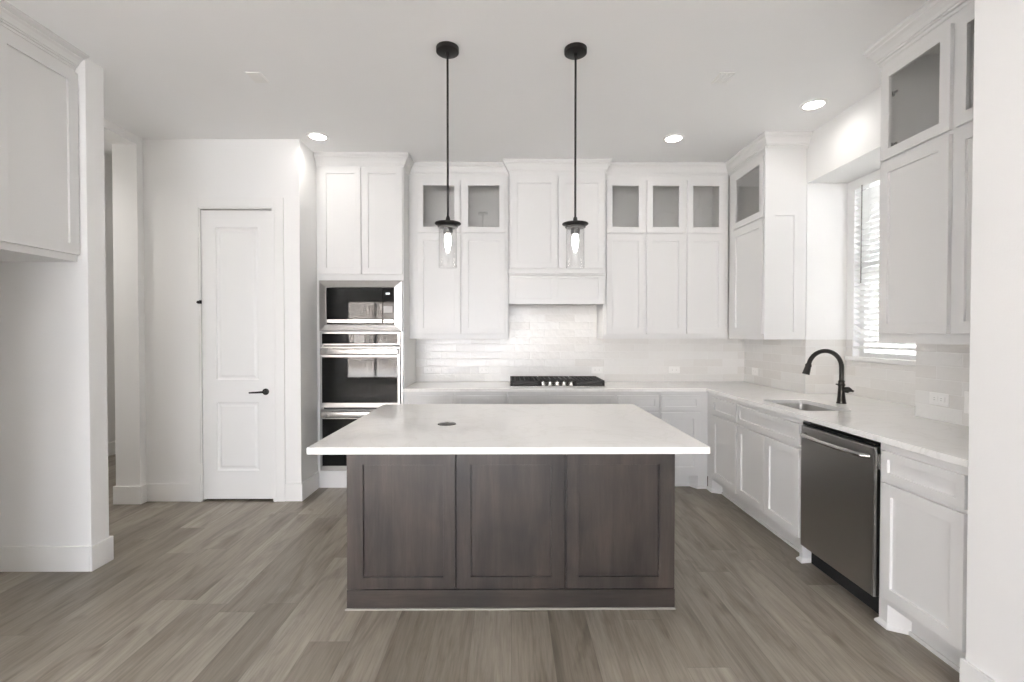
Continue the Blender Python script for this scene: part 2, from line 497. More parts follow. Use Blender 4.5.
# glazed rear wall behind the camera
bm = bmesh.new()
RW = [(-4.75, -3.05), (-2.85, -1.15), (-0.95, 0.75)]
sheet(bm, -6.1, 1.757, 0, H, -5.3, -5.2, [(a, b, 0.10, 2.40) for a, b in RW])
struct('wall_rear', bm, 'wall')
for i, (a, b) in enumerate(RW):
    bm = bmesh.new()
    sheet(bm, a, b, 0.10, 2.40, -5.28, -5.22, [(a+0.06, (a+b)/2-0.03, 0.16, 2.34), ((a+b)/2+0.03, b-0.06, 0.16, 2.34)])
    wo = struct('window_%d' % (i+2), bm, 'black_frame')
    obj('pane', B((a+0.055, b-0.055, -5.252, -5.248, 0.155, 2.345)), 'window_glass', wo)
for i, (a, b) in enumerate(LW):
    bm = bmesh.new(); m = (a+b)/2
    for y0, y1, z0, z1 in ((a, a+0.06, 0.10, 2.40), (b-0.06, b, 0.10, 2.40), (m-0.03, m+0.03, 0.16, 2.34), (a+0.06, b-0.06, 0.10, 0.16), (a+0.06, b-0.06, 2.34, 2.40)):
        box(bm, -6.18, -6.12, y0, y1, z0, z1)
    wo = struct('window_%d' % (i+5), bm, 'black_frame')  # frame of the added side window
    obj('pane', B((-6.152, -6.148, a+0.055, b-0.055, 0.155, 2.345)), 'window_glass', wo)
struct('bounce_ground', B((-14, 9, -16, -5.3, -0.25, -0.12)), 'bounce_ground')  # added bounce surface outside the rear windows
struct('bounce_ground_side', B((-14, -6.2, -5.3, 6, -0.25, -0.12)), 'bounce_ground')  # added bounce surface outside the side window
struct('sky_blocker', B((XRR+0.12, 4.1, 0.5, 6.0, 3.0, 3.12)), 'siding')  # unseen slab added to block sky above the kitchen window
struct('side_yard', B((3.0, 9, -2, 9, -0.25, -0.12)), 'yard')
tagk(obj('neighbouring_house', B((5.0, 5.4, 0.5, 9, -0.12, 5.2), (4.8, 5.4, 0.5, 9, 5.2, 5.35)), 'siding'), 'added grey wall outside the kitchen window, cuts sky light and greys the slat gaps', 'house')  # tall wall added to dim the kitchen window and grey its view
tagk(obj('neighbouring_house', B((-9, -4.4, -12.5, -12, -0.12, 3.2)), 'brick'), 'brick house wall beyond the rear windows', 'house')

# baseboards
BH, BT = 0.15, 0.015
def baseboard(name, *segs):
    bm = bmesh.new()
    for s in segs: box(bm, s[0], s[1], s[2], s[3], 0, BH)
    struct(name, bm, 'trim', 0.004)
baseboard('baseboard_wing', (-3.22, -2.472, 2.792-BT, 2.792), (-2.472, -2.472+BT, 2.792-BT, 2.918+BT), (-3.0, -2.472, 2.918, 2.918+BT))
baseboard('baseboard_left', (-3.24-BT, -3.04+BT, 3.895-BT, 3.895), (-3.04, -3.04+BT, 3.895, 3.96), (-3.24-BT, -3.24, 3.895, 6.0))
baseboard('baseboard_pantry', (-3.04+BT, DX0-0.10, 3.96-BT, 3.96), (DX1+0.10, -1.745+BT, 3.96-BT, 3.96), (-1.745, -1.745+BT, 3.96, 4.298))
baseboard('baseboard_hall', (-4.61, -4.61+BT, 2.94, 8.1))
bm = bmesh.new(); box(bm, 1.757-BT, 1.757, -5.2, 1.79+0.008, 0, BH)
struct('baseboard_right_pier', bm, 'trim', 0.004)

# ------------------------------------------------------------------ pantry door
bm = bmesh.new()
cw = 0.088
for x0, x1, z0, z1 in ((DX0-0.012-cw, DX0-0.012, 0, DZ+0.012+cw), (DX1+0.012, DX1+0.012+cw, 0, DZ+0.012+cw), (DX0-0.012, DX1+0.012, DZ+0.012, DZ+0.012+cw)):
    box(bm, x0, x1, 3.942, 3.96, z0, z1)
# inner step of the casing
for x0, x1, z0, z1 in ((DX0-0.030, DX0-0.012, 0, DZ+0.03), (DX1+0.012, DX1+0.030, 0, DZ+0.03), (DX0-0.012, DX1+0.012, DZ+0.012, DZ+0.03)):
    box(bm, x0, x1, 3.937, 3.942, z0, z1)
for x0, x1, z0, z1 in ((DX0-0.012, DX0-0.002, 0, DZ+0.01), (DX1+0.002, DX1+0.012, 0, DZ+0.01), (DX0-0.012, DX1+0.012, DZ+0.002, DZ+0.012)):
    box(bm, x0, x1, 3.945, 4.06, z0, z1)
struct('trim_1', bm, 'trim', 0.002)
d = empty('door_1', (DX0, 3.955, 0.02), kind='structure')
DW_ = DX1-DX0; DH = DZ-0.02-0.008
P1 = (0.118, DW_-0.118, 1.0, DH-0.14); P2 = (0.118, DW_-0.118, 0.238, 0.812)
bm = shaker(0.002, DW_-0.002, 0, DH, 0, 0.035, openings=[P1, P2], panel=False)
for q in (P1, P2):
    prof = [(0, 0), (0.004, 0.007), (0.010, 0.011), (0.022, 0.011), (0.036, 0.004), (0.040, 0.003)]
    loops(bm, [[(q[0]+a, b, q[2]+a), (q[1]-a, b, q[2]+a), (q[1]-a, b, q[3]-a), (q[0]+a, b, q[3]-a)] for a, b in prof], cap0=False)
    box(bm, q[0], q[1], 0.02, 0.034, q[2], q[3])
obj('door_leaf', bm, 'trim', d)
for z in (0.256, 0.93, 1.583, 2.226):
    bm = bmesh.new(); lathe(bm, (-0.003, -0.011, z-0.045), [(0.0075, 0), (0.0075, 0.09)], 12)
    box(bm, -0.028, -0.004, -0.0135, -0.0125, z-0.045, z+0.045)
    obj('hinge', bm, 'plastic', d, 0, True)
bm = bmesh.new(); tube(bm, [(-0.003, -0.012, 1.648), (-0.004, -0.025, 1.646), (-0.005, -0.034, 1.645)], [0.006, 0.005, 0.004], 10)
lathe(bm, (-0.005, -0.034, 1.645), [(0.012, -0.006), (0.012, 0.010)], 12, 'y')
lathe(bm, (-0.003, -0.012, 1.634), [(0.010, 0), (0.010, 0.028)], 12)
tagk(obj('door_stop', bm, 'black_metal', d, 0, True), 'black hinge pin door stop')
hd = obj('handle_rose', (lambda b: (lathe(b, (DW_-0.058, 0, 0.90), [(0.027, 0), (0.027, -0.007), (0.022, -0.011), (0.011, -0.012), (0.010, -0.045)], 28, 'y'), b)[1])(bmesh.new()), 'black_metal', d, 0, True)
tagk(hd, 'black round rose')
bm = bmesh.new(); tube(bm, [(DW_-0.050, -0.047, 0.901), (DW_-0.075, -0.048, 0.901), (DW_-0.12, -0.046, 0.898), (DW_-0.175, -0.044, 0.896)], [0.010, 0.009, 0.0075, 0.006], 12)
obj('handle', bm, 'black_metal', hd, 0, True)

# ------------------------------------------------------------------ cabinets
def front(parent, kind, x0, x1, z0, z1, rail=0.057):
    if kind == 'glass':
        o = obj('glass_door', shaker(x0, x1, z0, z1, rail=0.055, panel=False), 'cab', parent, 0.0015)
        obj('glass_pane', B((x0+0.048, x1-0.048, -0.010, -0.006, z0+0.048, z1-0.048)), 'glass', o)
        return o
    if kind == 'drawer':
        return obj('drawer_front', shaker(x0, x1, z0, z1, rail=min(rail, 0.036)), 'cab', parent, 0.0015)
    return obj('door', shaker(x0, x1, z0, z1, rail=rail), 'cab', parent, 0.0015)
def carcass(w, z0, z1, dep, holes=(), shelves=(), t=0.018, top=True, bottom=True):
    bm = bmesh.new()
    sheet(bm, 0, w, z0, z1, 0, 0.019, list(holes))
    box(bm, 0, t, 0.019, dep, z0, z1); box(bm, w-t, w, 0.019, dep, z0, z1)
    box(bm, t, w-t, dep-0.012, dep, z0, z1)
    if top: box(bm, t, w-t, 0.019, dep-0.012, z1-t, z1)
    if bottom: box(bm, t, w-t, 0.019, dep-0.012, z0, z0+t)
    for s in shelves: box(bm, t, w-t, 0.019, dep-0.012, s, s+t)
    return bm
ZG0, ZG1, ZS0, ZS1 = 2.366, 2.866, 1.403, 2.345      # glass door / solid door heights
def upper(name, loc, rz, w, dep, cols, label, zb=1.358, group='wall cabinets with glass topped doors'):
    e = empty(name, loc, rz, label, 'cabinet', group)
    holes = [(a+0.03, b-0.03, ZG0+0.03, ZG1-0.03) for a, b in cols]
    obj('cabinet_body', carcass(w, zb, 2.985, dep, holes, [ZG0-0.02]), 'cab', e)
    for a, b in cols:
        front(e, 'glass', a, b, ZG0, ZG1)
        front(e, 'door', a, b, ZS0, ZS1)
    return e
# back wall, left of the hood: frame plane y=4.52, door plane 4.50
upper('wall_cabinet', (-0.953, 4.52, 0), 0, 0.948, YB-4.522, [(0.083, 0.489), (0.510, 0.916)],
      'white wall cabinet left of the range hood, two glass doors above two solid doors')
upper('wall_cabinet', (0.903, 4.52, 0), 0, 1.196, YB-4.522, [(0.027, 0.387), (0.412, 0.772), (0.797, 1.155)],
      'white wall cabinet right of the range hood, three glass doors above three solid doors')
cc = upper('wall_cabinet', (2.10, 4.498, 0), -PI/2, 0.648, XR-2.102, [(0.105, 0.625)],
      'white corner wall cabinet with one glass door, beside the window recess')
bm = shaker(-0.019, 0.262, 1.358, 2.985, 0, 0.012, openings=[(0.064, 0.222, 1.42, 2.37)], dep=0.008)
ep = obj('end_panel', bm, 'cab', cc, 0.001)
ep.location = (0.660, 0, 0); ep.rotation_euler = (0, 0, PI/2)
nc = upper('wall_cabinet', (2.10, 2.668, 0), -PI/2, 0.873, XR-2.102, [(0.021, 0.437), (0.462, 0.868)],
      'white wall cabinet at right in front of the window, two glass doors over solid doors', zb=1.352)
for z in (2.44, 2.72):
    bm = B((0.055, 0.075, -0.001, 0.018, z-0.012, z+0.012), (0.06, 0.105, 0.002, 0.010, z-0.006, z+0.006))
    obj('hinge', bm, 'knob_steel', nc, 0.002)

# range hood cabinet, door plane 4.42
hc = empty('range_hood_cabinet', (0.0, 4.44, 0), 0, 'white range hood cabinet with two tall doors and a ledge above the cooktop', 'range hood')
bm = bmesh.new()
for b in ((0.003, 0.896, 0, YB-4.442, 1.97, 2.985), (0.003, 0.021, 0.0, YB-4.442, 1.70, 1.97), (0.878, 0.896, 0.0, YB-4.442, 1.70, 1.97), (0.021, 0.878, YB-4.46, YB-4.442, 1.70, 1.97)): box(bm, *b)
obj('cabinet_body', bm, 'cab', hc)
front(hc, 'door', 0.021, 0.452, 2.02, 2.872, 0.06); front(hc, 'door', 0.463, 0.894, 2.02, 2.872, 0.06)
obj('ledge', B((-0.012, 0.906, -0.042, 0, 1.962, 2.0), (-0.004, 0.900, -0.032, 0, 1.948, 1.962)), 'cab', hc, 0.004)
obj('apron', shaker(-0.001, 0.899, 1.683, 1.948, -0.022, 0.022, openings=[(0.062, 0.402, 1.735, 1.925), (0.452, 0.840, 1.735, 1.925)]), 'cab', hc, 0.0015)
vi = obj('vent_insert', B((0.03, 0.87, 0.01, YB-4.47, 1.70, 1.75), (0.08, 0.82, 0.05, 0.33, 1.693, 1.70)), 'steel', hc, 0.003)
for x in (0.22, 0.68):
    bm = bmesh.new(); lathe(bm, (x, 0.06, 1.691), [(0.03, 0), (0.03, 0.004)], 20)
    obj('lamp_lens', bm, 'hoodlamp', vi)
    area_light('hood_light', (x, 0.06, 1.685), (0, 0, 0), 0.05, 0.05, 0.35, (1, 0.95, 0.88), shape='DISK', parent=hc)

# tall oven cabinet
tc = empty('oven_cabinet', (-1.743, 4.30, 0), 0, 'tall white cabinet housing the microwave and double oven, two doors at the top', 'cabinet')
HM = (0.05, 0.745, 1.45, 1.87); HO = (0.05, 0.745, 0.18, 1.405)
obj('cabinet_body', carcass(0.788, 0, 2.985, YB-4.302, [HM, HO], [1.405, 1.90]), 'cab', tc)
front(tc, 'door', 0.037, 0.405, 1.944, 2.905); front(tc, 'door', 0.416, 0.780, 1.944, 2.905)

# crown moulding
bm = crown([(-1.743, 4.30), (-0.955, 4.30), (-0.955, 4.52), (0.003, 4.52), (0.003, 4.44), (0.896, 4.44), (0.896, 4.52), (2.10, 4.52), (2.10, 3.836), (XR-0.001, 3.836)], -1)
tagk(obj('crown_molding', bm, 'cab'), 'white crown moulding along the tops of the back wall cabinets', 'crown moulding', 'crown mouldings on cabinet tops')
bm = crown([(XR-0.001, 2.670), (2.10, 2.670), (2.10, 1.795)], -1)
tagk(obj('crown_molding', bm, 'cab'), 'white crown moulding on the wall cabinet at the far right', 'crown moulding', 'crown mouldings on cabinet tops')

# cabinet over the refrigerator niche, faces +x
fc = empty('refrigerator_cabinet', (-2.53, 1.875, 0), PI/2, 'white cabinet high on the left over the empty refrigerator niche', 'cabinet')
obj('cabinet_body', carcass(0.914, 1.825, 2.985, 0.60), 'cab', fc)
front(fc, 'door', 0.015, 0.452, 1.862, 2.915, 0.06); front(fc, 'door', 0.462, 0.911, 1.862, 2.915, 0.06)
bm = crown([(-2.53, 1.862), (-2.53, 2.790)], -1, 2.94, 3.0215, 0.085)
tagk(obj('crown_molding', bm, 'cab'), 'white crown moulding on the cabinet over the niche at left', 'crown moulding', 'crown mouldings on cabinet tops')

# base cabinets
def foot(parent, x0, x1, side):
    """flush foot at a cabinet end; side -1 slopes away to the right, +1 to the left, 0 none"""
    bm = bmesh.new()
    back = 0.07
    if side < 0: pl = [(x0, 0.0), (x1, 0.0), (x1+0.055, back), (x0, back)]
    elif side > 0: pl = [(x0, 0.0), (x1, 0.0), (x1, back), (x0-0.055, back)]
    else: pl = [(x0, 0.0), (x1, 0.0), (x1, back), (x0, back)]
    c = Vector(((pl[0][0]+pl[1][0])/2, back))
    def ring(k, z): return [(p[0]+(0 if abs(p[1]-back) < 1e-6 else (k*(-1 if p[0] < c.x else 1))), p[1]-(k if p[1] < back-1e-6 else 0), z) for p in pl]
    loops(bm, [ring(0.012, 0), ring(0.014, 0.006), ring(0.011, 0.013), ring(0.003, 0.022), ring(0, 0.026), ring(0, 0.118)])
    return obj('foot', bm, 'cab', parent)
def base(loc, rz, w, dep, fronts, label, feet=(), group='white base cabinets', openback=False):
    e = empty('base_cabinet', loc, rz, label, 'cabinet', group)
    bm = bmesh.new()
    t = 0.018
    box(bm, 0, w, 0, 0.019, 0.115, 0.883)
    box(bm, 0, t, 0.019, dep, 0.115, 0.883); box(bm, w-t, w, 0.019, dep, 0.115, 0.883)
    box(bm, 0, t, 0.07, dep, 0, 0.115); box(bm, w-t, w, 0.07, dep, 0, 0.115)
    box(bm, t, w-t, dep-0.012, dep, 0.115, 0.883); box(bm, t, w-t, 0.019, dep-0.012, 0.115, 0.133)
    obj('cabinet_body', bm, 'cab', e)
    obj('toe_board', B((0, w, 0.07, 0.082, 0, 0.115), (0, w, 0.06, 0.07, 0, 0.02)), 'cab', e, 0.002)
    for f in fronts: front(e, *f)
    for f in feet: foot(e, *f)
    return e
DR = (0.712, 0.848); DO = (0.145, 0.692)
BY = 4.255
bd = YB-BY-0.002
def bunit(x0, x1, label, wide=False, **k):
    w = x1-x0
    fr = [('drawer', 0.012, w-0.012, *DR)]
    if wide: fr += [('door', 0.012, w/2-0.003, *DO), ('door', w/2+0.003, w-0.012, *DO)]
    else: fr += [('door', 0.012, w-0.012, *DO)]
    return base((x0, BY, 0), 0, w, bd, fr, label, **k)
bunit(-0.951, -0.489, 'white base cabinet on the back wall next to the ovens')
bunit(-0.487, -0.018, 'white base cabinet on the back wall, second from the ovens')
bunit(-0.016, 0.964, 'wide white base cabinet directly under the cooktop', wide=True)
bunit(0.966, 1.363, 'white base cabinet right of the cooktop cabinet')
cb = base((1.365, BY, 0), 0, 0.435, bd, [('drawer', 0.008, 0.360, *DR), ('door', 0.008, 0.360, *DO)],
     'white base cabinet at the end of the back wall, in the corner', feet=[(0.350, 0.434, 1)])
BX = 1.80
rd = XR-BX-0.002
base((BX, 4.2545, 0), -PI/2, 0.5815, rd, [('drawer', 0.136, 0.573, 0.712, 0.848), ('door', 0.136, 0.573, *DO)],
     'narrow white base cabinet on the right side, nearest the corner', feet=[(0.016, 0.10, -1)])
base((BX, 3.671, 0), -PI/2, 0.806, rd, [('drawer', 0.008, 0.792, 0.712, 0.848), ('door', 0.008, 0.397, *DO), ('door', 0.403, 0.792, *DO)],
     'white base cabinet under the sink with one wide false drawer and two doors', feet=[(0.776, 0.806, 0)])
base((BX, 2.266, 0), -PI/2, 0.462, rd, [('drawer', 0.028, 0.44, 0.712, 0.846), ('door', 0.028, 0.44, 0.150, 0.694)],
     'white base cabinet at the near right, between the dishwasher and the wall', feet=[(0.0, 0.05, -1)])

# ------------------------------------------------------------------ counters
bm = bmesh.new()
SX0, SX1, SY0, SY1 = 1.875, 2.20, 2.98, 3.50
hole = rrect(SX0, SX1, SY0, SY1, 0.05)
plate(bm, [(-0.951, 4.212), (1.768, 4.212), (1.768, 1.803), (XR-0.001, 1.803), (XR-0.001, REC0+0.001), (XRR-0.001, REC0+0.001),
           (XRR-0.001, REC1-0.001), (XR-0.001, REC1-0.001), (XR-0.001, YB-0.001), (-0.951, YB-0.001)], [hole], 0.8845, 0.914)
tagk(obj('countertop', bm, 'quartz', None, 0.002), 'white quartz L-shaped countertop along the back and right walls', 'countertop')
sk = empty('sink', ((SX0+SX1)/2, (SY0+SY1)/2, 0.70), 0, 'undermount stainless steel sink set in the right countertop', 'sink')
bm = bmesh.new()
hx, hy = (SX1-SX0)/2, (SY1-SY0)/2
def rr(k, z, r): return [(p[0], p[1], z) for p in rrect(-hx-k, hx+k, -hy-k, hy+k, r)]
loops(bm, [rr(0.016, 0.184, 0.06), rr(0.004, 0.184, 0.055), rr(0.002, 0.178, 0.05), rr(-0.004, 0.02, 0.05), rr(-0.022, 0.0, 0.04), rr(-0.10, -0.004, 0.02)], cap0=False)
obj('basin', bm, 'steel_sink', sk, 0, True)
bm = bmesh.new(); lathe(bm, (0, 0, -0.006), [(0.045, 0), (0.045, 0.006), (0.035, 0.004)], 24)
obj('drain', bm, 'steel_bright', sk, 0, True)

# island
isl = empty('island_cabinet', (0, 2.40, 0), 0, 'dark stained wood kitchen island with three shaker panels on its front', 'kitchen island')
IX0, IX1 = -0.823, 0.845
obj('cabinet_body', B((IX0, IX1, 0, 0.82, 0, 0.883)), 'stain_v', isl, 0.002)
for a, b, o0, o1 in ((-0.821, -0.272, -0.740, -0.334), (-0.262, 0.276, -0.193, 0.214), (0.291, 0.843, 0.354, 0.764)):
    bm = shaker(a, b, 0.106, 0.872, -0.018, 0.018, openings=[(o0, o1, 0.165, 0.738)], dep=0.013)
    obj('shaker_panel', bm, 'stain_v', isl, 0.0012)
obj('base_rail', B((IX0, IX1, -0.018, 0, 0.006, 0.100)), 'stain_h', isl, 0.001)
obj('shoe_molding', B((IX0-0.008, IX1+0.004, -0.026, 0, 0, 0.009)), 'shoe', isl, 0.002)
bm = bmesh.new()
hole = [(-0.337+0.050*math.cos(2*PI*i/32), 2.555+0.050*math.sin(2*PI*i/32)) for i in range(32)]
plate(bm, [(-0.868, 2.022), (0.868, 2.022), (0.868, 3.28), (-0.868, 3.28)], [hole], 0.8840, 0.914)
tagk(obj('island_countertop', bm, 'quartz', None, 0.002), 'white quartz countertop overhanging the dark wood island', 'countertop')
po = empty('popup_outlet', (-0.337, 2.555, 0.886), 0, 'round grey pop-up power outlet set flush in the island top', 'outlet')
bm = bmesh.new(); lathe(bm, (0, 0, 0), [(0.0495, 0), (0.0495, 0.029), (0.048, 0.031), (0.036, 0.031), (0.035, 0.029)], 36)
obj('ring', bm, 'pop_grey', po, 0, True)
bm = bmesh.new(); lathe(bm, (0, 0, 0.0285), [(0.034, 0), (0.034, 0.0025), (0.030, 0.0045)], 36)
obj('cap', bm, 'pop_grey', po, 0, True)
bm = bmesh.new(); lathe(bm, (0, 0, 0.0335), [(0.011, 0), (0.010, 0.003)], 20)
tagk(obj('button', bm, 'steel_bright', po, 0, True), 'small bright centre button')

# ------------------------------------------------------------------ backsplash tile
TH = 0.008
bm = bmesh.new()
box(bm, -0.951, 0.0, YB-TH, YB-0.0005, 0.9145, 1.357); box(bm, 0.0, 0.902, YB-TH, YB-0.0005, 0.9145, 1.70)
box(bm, 0.902, XR-0.0005, YB-TH, YB-0.0005, 0.9145, 1.357)
tagk(obj('backsplash', bm, 'tile'), 'glossy off-white tile backsplash on the back wall behind the cooktop', 'backsplash', 'tile backsplashes')
bm = bmesh.new()
box(bm, XR-TH, XR-0.0005, REC1, YB-TH-0.001, 0.9145, 1.357)                     # corner to the recess
box(bm, XR-TH, XRR-0.0005, REC1-TH, REC1-0.0005, 0.9145, 1.357)                 # far jamb of the recess
box(bm, XRR-TH, XRR-0.0005, WY1+0.001, REC1-TH, 0.9145, 1.357)                  # beside the window
box(bm, XRR-TH, XRR-0.0005, REC0+TH, WY1+0.001, 0.9145, WZ0-0.04)               # under the window
box(bm, XRR-TH, XRR-0.0005, REC0+TH, WY0-0.001, WZ0-0.04, 1.357)
box(bm, XR-TH, XRR-0.0005, REC0+0.0005, REC0+TH, 0.9145, 1.357)
box(bm, XR-TH, XR-0.0005, 1.803, REC0+0.0005, 0.9145, 1.351)
tagk(obj('backsplash', bm, 'tile'), 'glossy off-white tile backsplash on the right wall around the window', 'backsplash', 'tile backsplashes')

# ------------------------------------------------------------------ kitchen window and blind
wn = struct('window_1', B((XRR+0.05, XRR+0.10, WY0, WY0+0.05, WZ0-0.03, WZ1), (XRR+0.05, XRR+0.10, WY1-0.05, WY1, WZ0-0.03, WZ1),
      (XRR+0.05, XRR+0.10, WY0+0.05, WY1-0.05, WZ0-0.03, WZ0+0.03), (XRR+0.05, XRR+0.10, WY0+0.05, WY1-0.05, WZ1-0.05, WZ1),
      (XRR+0.05, XRR+0.10, WY0+0.05, WY1-0.05, 1.88, 1.92)), 'window_frame')
obj('window_pane', B((XRR+0.075, XRR+0.079, WY0+0.045, WY1-0.045, WZ0+0.02, WZ1-0.045)), 'kitchen_window_glass', wn)
obj('window_sill', B((XRR-0.035, XRR+0.05, WY0-0.04, WY1+0.05, WZ0-0.034, WZ0-0.003)), 'trim', wn, 0.004)
bl = empty('window_blind', (XRR+0.015, (WY0+WY1)/2, WZ0), 0, 'white horizontal slat blind hanging in the window right of the sink', 'blind')
hw = (WY1-WY0)/2-0.006
bl_top = WZ1-WZ0-0.002
obj('headrail', B((-0.035, 0.025, -hw, hw, bl_top-0.055, bl_top)), 'slat', bl, 0.003)
bm = bmesh.new()
z = 0.115
n = 0
while z < bl_top-0.08:
    a = math.radians(28)
    c, s = math.cos(a)*0.025, math.sin(a)*0.025
    nx_, nz_ = -math.sin(a)*0.0014, math.cos(a)*0.0014
    y0, y1 = -hw+0.004, hw-0.004
    p = [(-c, z+s), (c, z-s)]
    q = [(p[0][0]-nx_, p[0][1]-nz_), (p[1][0]-nx_, p[1][1]-nz_), (p[1][0]+nx_, p[1][1]+nz_), (p[0][0]+nx_, p[0][1]+nz_)]
    loops(bm, [[(a_, y0, b_) for a_, b_ in q], [(a_, y1, b_) for a_, b_ in q]])
    z += 0.043; n += 1
obj('slats', bm, 'slat', bl)
obj('bottom_rail', B((-0.026, 0.026, -hw+0.004, hw-0.004, 0.062, 0.082)), 'slat', bl, 0.003)
for yy in (-0.27, 0.0, 0.27):
    obj('ladder_cord', B((-0.0275, -0.0262, yy-0.002, yy+0.002, 0.07, bl_top-0.05), (0.0262, 0.0275, yy-0.002, yy+0.002, 0.07, bl_top-0.05)), 'slat', bl)
bm = bmesh.new(); tube(bm, [(-0.038, hw-0.10, bl_top-0.04), (-0.040, hw-0.10, bl_top-0.80)], 0.0045, 8)
tagk(obj('tilt_wand', bm, 'knob_steel', bl), 'thin grey tilt wand')

# ------------------------------------------------------------------ microwave and double oven
mw = empty('microwave', (-1.3395, 4.30, 1.43), 0, 'built-in stainless steel microwave with a wide trim kit above the ovens', 'microwave')
W2 = 0.375
bm = bmesh.new()                                        # trim kit: bevelled stainless frame
ox0, ox1, oz0, oz1 = -0.310, 0.302, 0.060, 0.392
fr = [(-W2, W2, 0.0, 0.456, 0.0), (-W2, W2, 0.0, 0.456, -0.018), (-W2+0.003, W2-0.003, 0.003, 0.453, -0.021), (ox0-0.004, ox1+0.004, oz0-0.004, oz1+0.004, -0.030), (ox0, ox1, oz0, oz1, -0.028), (ox0, ox1, oz0, oz1, -0.0)]
loops(bm, [[(a, y, c), (b, y, c), (b, y, e_), (a, y, e_)] for a, b, c, e_, y in fr], cap0=False, cap1=False)
obj('trim_frame', bm, 'steel', mw)
obj('microwave_body', B((-0.300, 0.292, 0.0, 0.40, 0.03, 0.42)), 'black_plastic', mw)
obj('door_glass', B((ox0+0.001, 0.198, -0.022, 0, oz0+0.001, oz1-0.001)), 'black_glass', mw, 0.002)
obj('control_panel', B((0.201, ox1-0.001, -0.022, 0, oz0+0.001, oz1-0.001)), 'black_glass', mw, 0.002)
cpn = obj('handle_strip', B((ox0+0.008, 0.194, -0.034, -0.022, 0.072, 0.104), (0.205, ox1-0.006, -0.028, -0.022, 0.072, 0.104)), 'steel_bright', mw, 0.002)
obj('keypad', B((0.206, 0.286, -0.0235, -0.022, 0.165, 0.225)), 'grey_display', mw)
dsp = obj('clock_display', B((0.226, 0.262, -0.0235, -0.022, 0.330, 0.345)), emit('clock_digits', (0.9, 0.95, 1.0), 0.9), mw)

ov = empty('double_wall_oven', (-1.3395, 4.30, 0.16), 0, 'stainless steel double wall oven with black glass doors below the microwave', 'oven')
obj('oven_body', B((-0.345, 0.345, 0.0, 0.50, 0.03, 1.235)), 'black_plastic', ov)
obj('side_trim', B((-W2, -0.358, -0.016, 0, 0, 1.262), (0.358, W2, -0.016, 0, 0, 1.262), (-0.358, 0.358, -0.016, 0, 0, 0.008)), 'steel', ov, 0.002)
cp = obj('control_panel', B((-0.357, 0.357, -0.028, 0, 1.140, 1.262)), 'steel', ov, 0.003)
obj('control_glass', B((-0.349, 0.334, -0.030, -0.0275, 1.155, 1.246)), 'black_glass', cp, 0.001)
obj('display_screen', B((-0.060, 0.030, -0.0312, -0.0298, 1.166, 1.232)), 'grey_display', cp)
def oven_door(z0, z1, gz0, gz1):
    d = obj('oven_door', shaker(-0.357, 0.357, z0, z1, -0.040, 0.038, openings=[(-0.347, 0.333, gz0, gz1)], panel=False), 'steel', ov, 0.003)
    obj('door_glass', B((-0.349, 0.335, -0.037, -0.010, gz0-0.002, gz1+0.002)), 'black_glass', d)
    bm = bmesh.new()
    zc = (gz1+z1)/2+0.004
    pts = []
    for i in range(17):
        u = -1+2*i/16
        pts.append((u*0.343, -0.078-0.012*(1-u*u), zc))
    prof = [(-0.008, -0.022), (0.0, -0.029), (0.009, -0.022), (0.012, 0), (0.009, 0.022), (0.0, 0.029), (-0.008, 0.022)]
    loops(bm, [[(p[0], p[1]-a, p[2]+b) for a, b in prof] for p in pts])
    for x in (-0.325, 0.325): box(bm, x-0.012, x+0.012, -0.078, -0.040, zc-0.016, zc+0.016)
    obj('handle', bm, 'steel_bright', d, 0, True)
oven_door(0.578, 1.130, 0.622, 1.032)
oven_door(0.010, 0.560, 0.050, 0.476)

# ------------------------------------------------------------------ dishwasher
dw = empty('dishwasher', (1.80, 2.5665, 0), -PI/2, 'dark stainless steel dishwasher under the right countertop', 'dishwasher')
obj('tub', B((-0.292, 0.292, 0.03, 0.58, 0.10, 0.870)), 'black_plastic', dw)
obj('door', B((-0.286, 0.286, -0.022, 0.018, 0.118, 0.848)), 'steel_dark', dw, 0.003)
obj('edge_trim', B((0.2865, 0.289, -0.022, 0.02, 0.118, 0.848)), 'steel_bright', dw)
obj('control_strip', B((-0.286, 0.286, -0.012, 0.02, 0.852, 0.868)), 'black_glass', dw, 0.002)
obj('mounting_bracket', B((0.2925, 0.2975, -0.004, 0.012, 0.745, 0.815)), 'steel', dw)
obj('kick_plate', B((-0.29, 0.29, 0.05, 0.062, 0, 0.10)), 'dark', dw)
bm = bmesh.new()
pts = []; rad = []
for i in range(25):
    u = -1+2*i/24
    e_ = min(1, (1-abs(u))/0.07)
    pts.append((0.010+u*0.250, -0.022-0.030*math.sin(e_*PI/2)-0.016*(1-u*u), 0.800)); rad.append(0.0135)
tube(bm, pts, rad, 12)
obj('handle', bm, 'steel_bright', dw, 0, True)

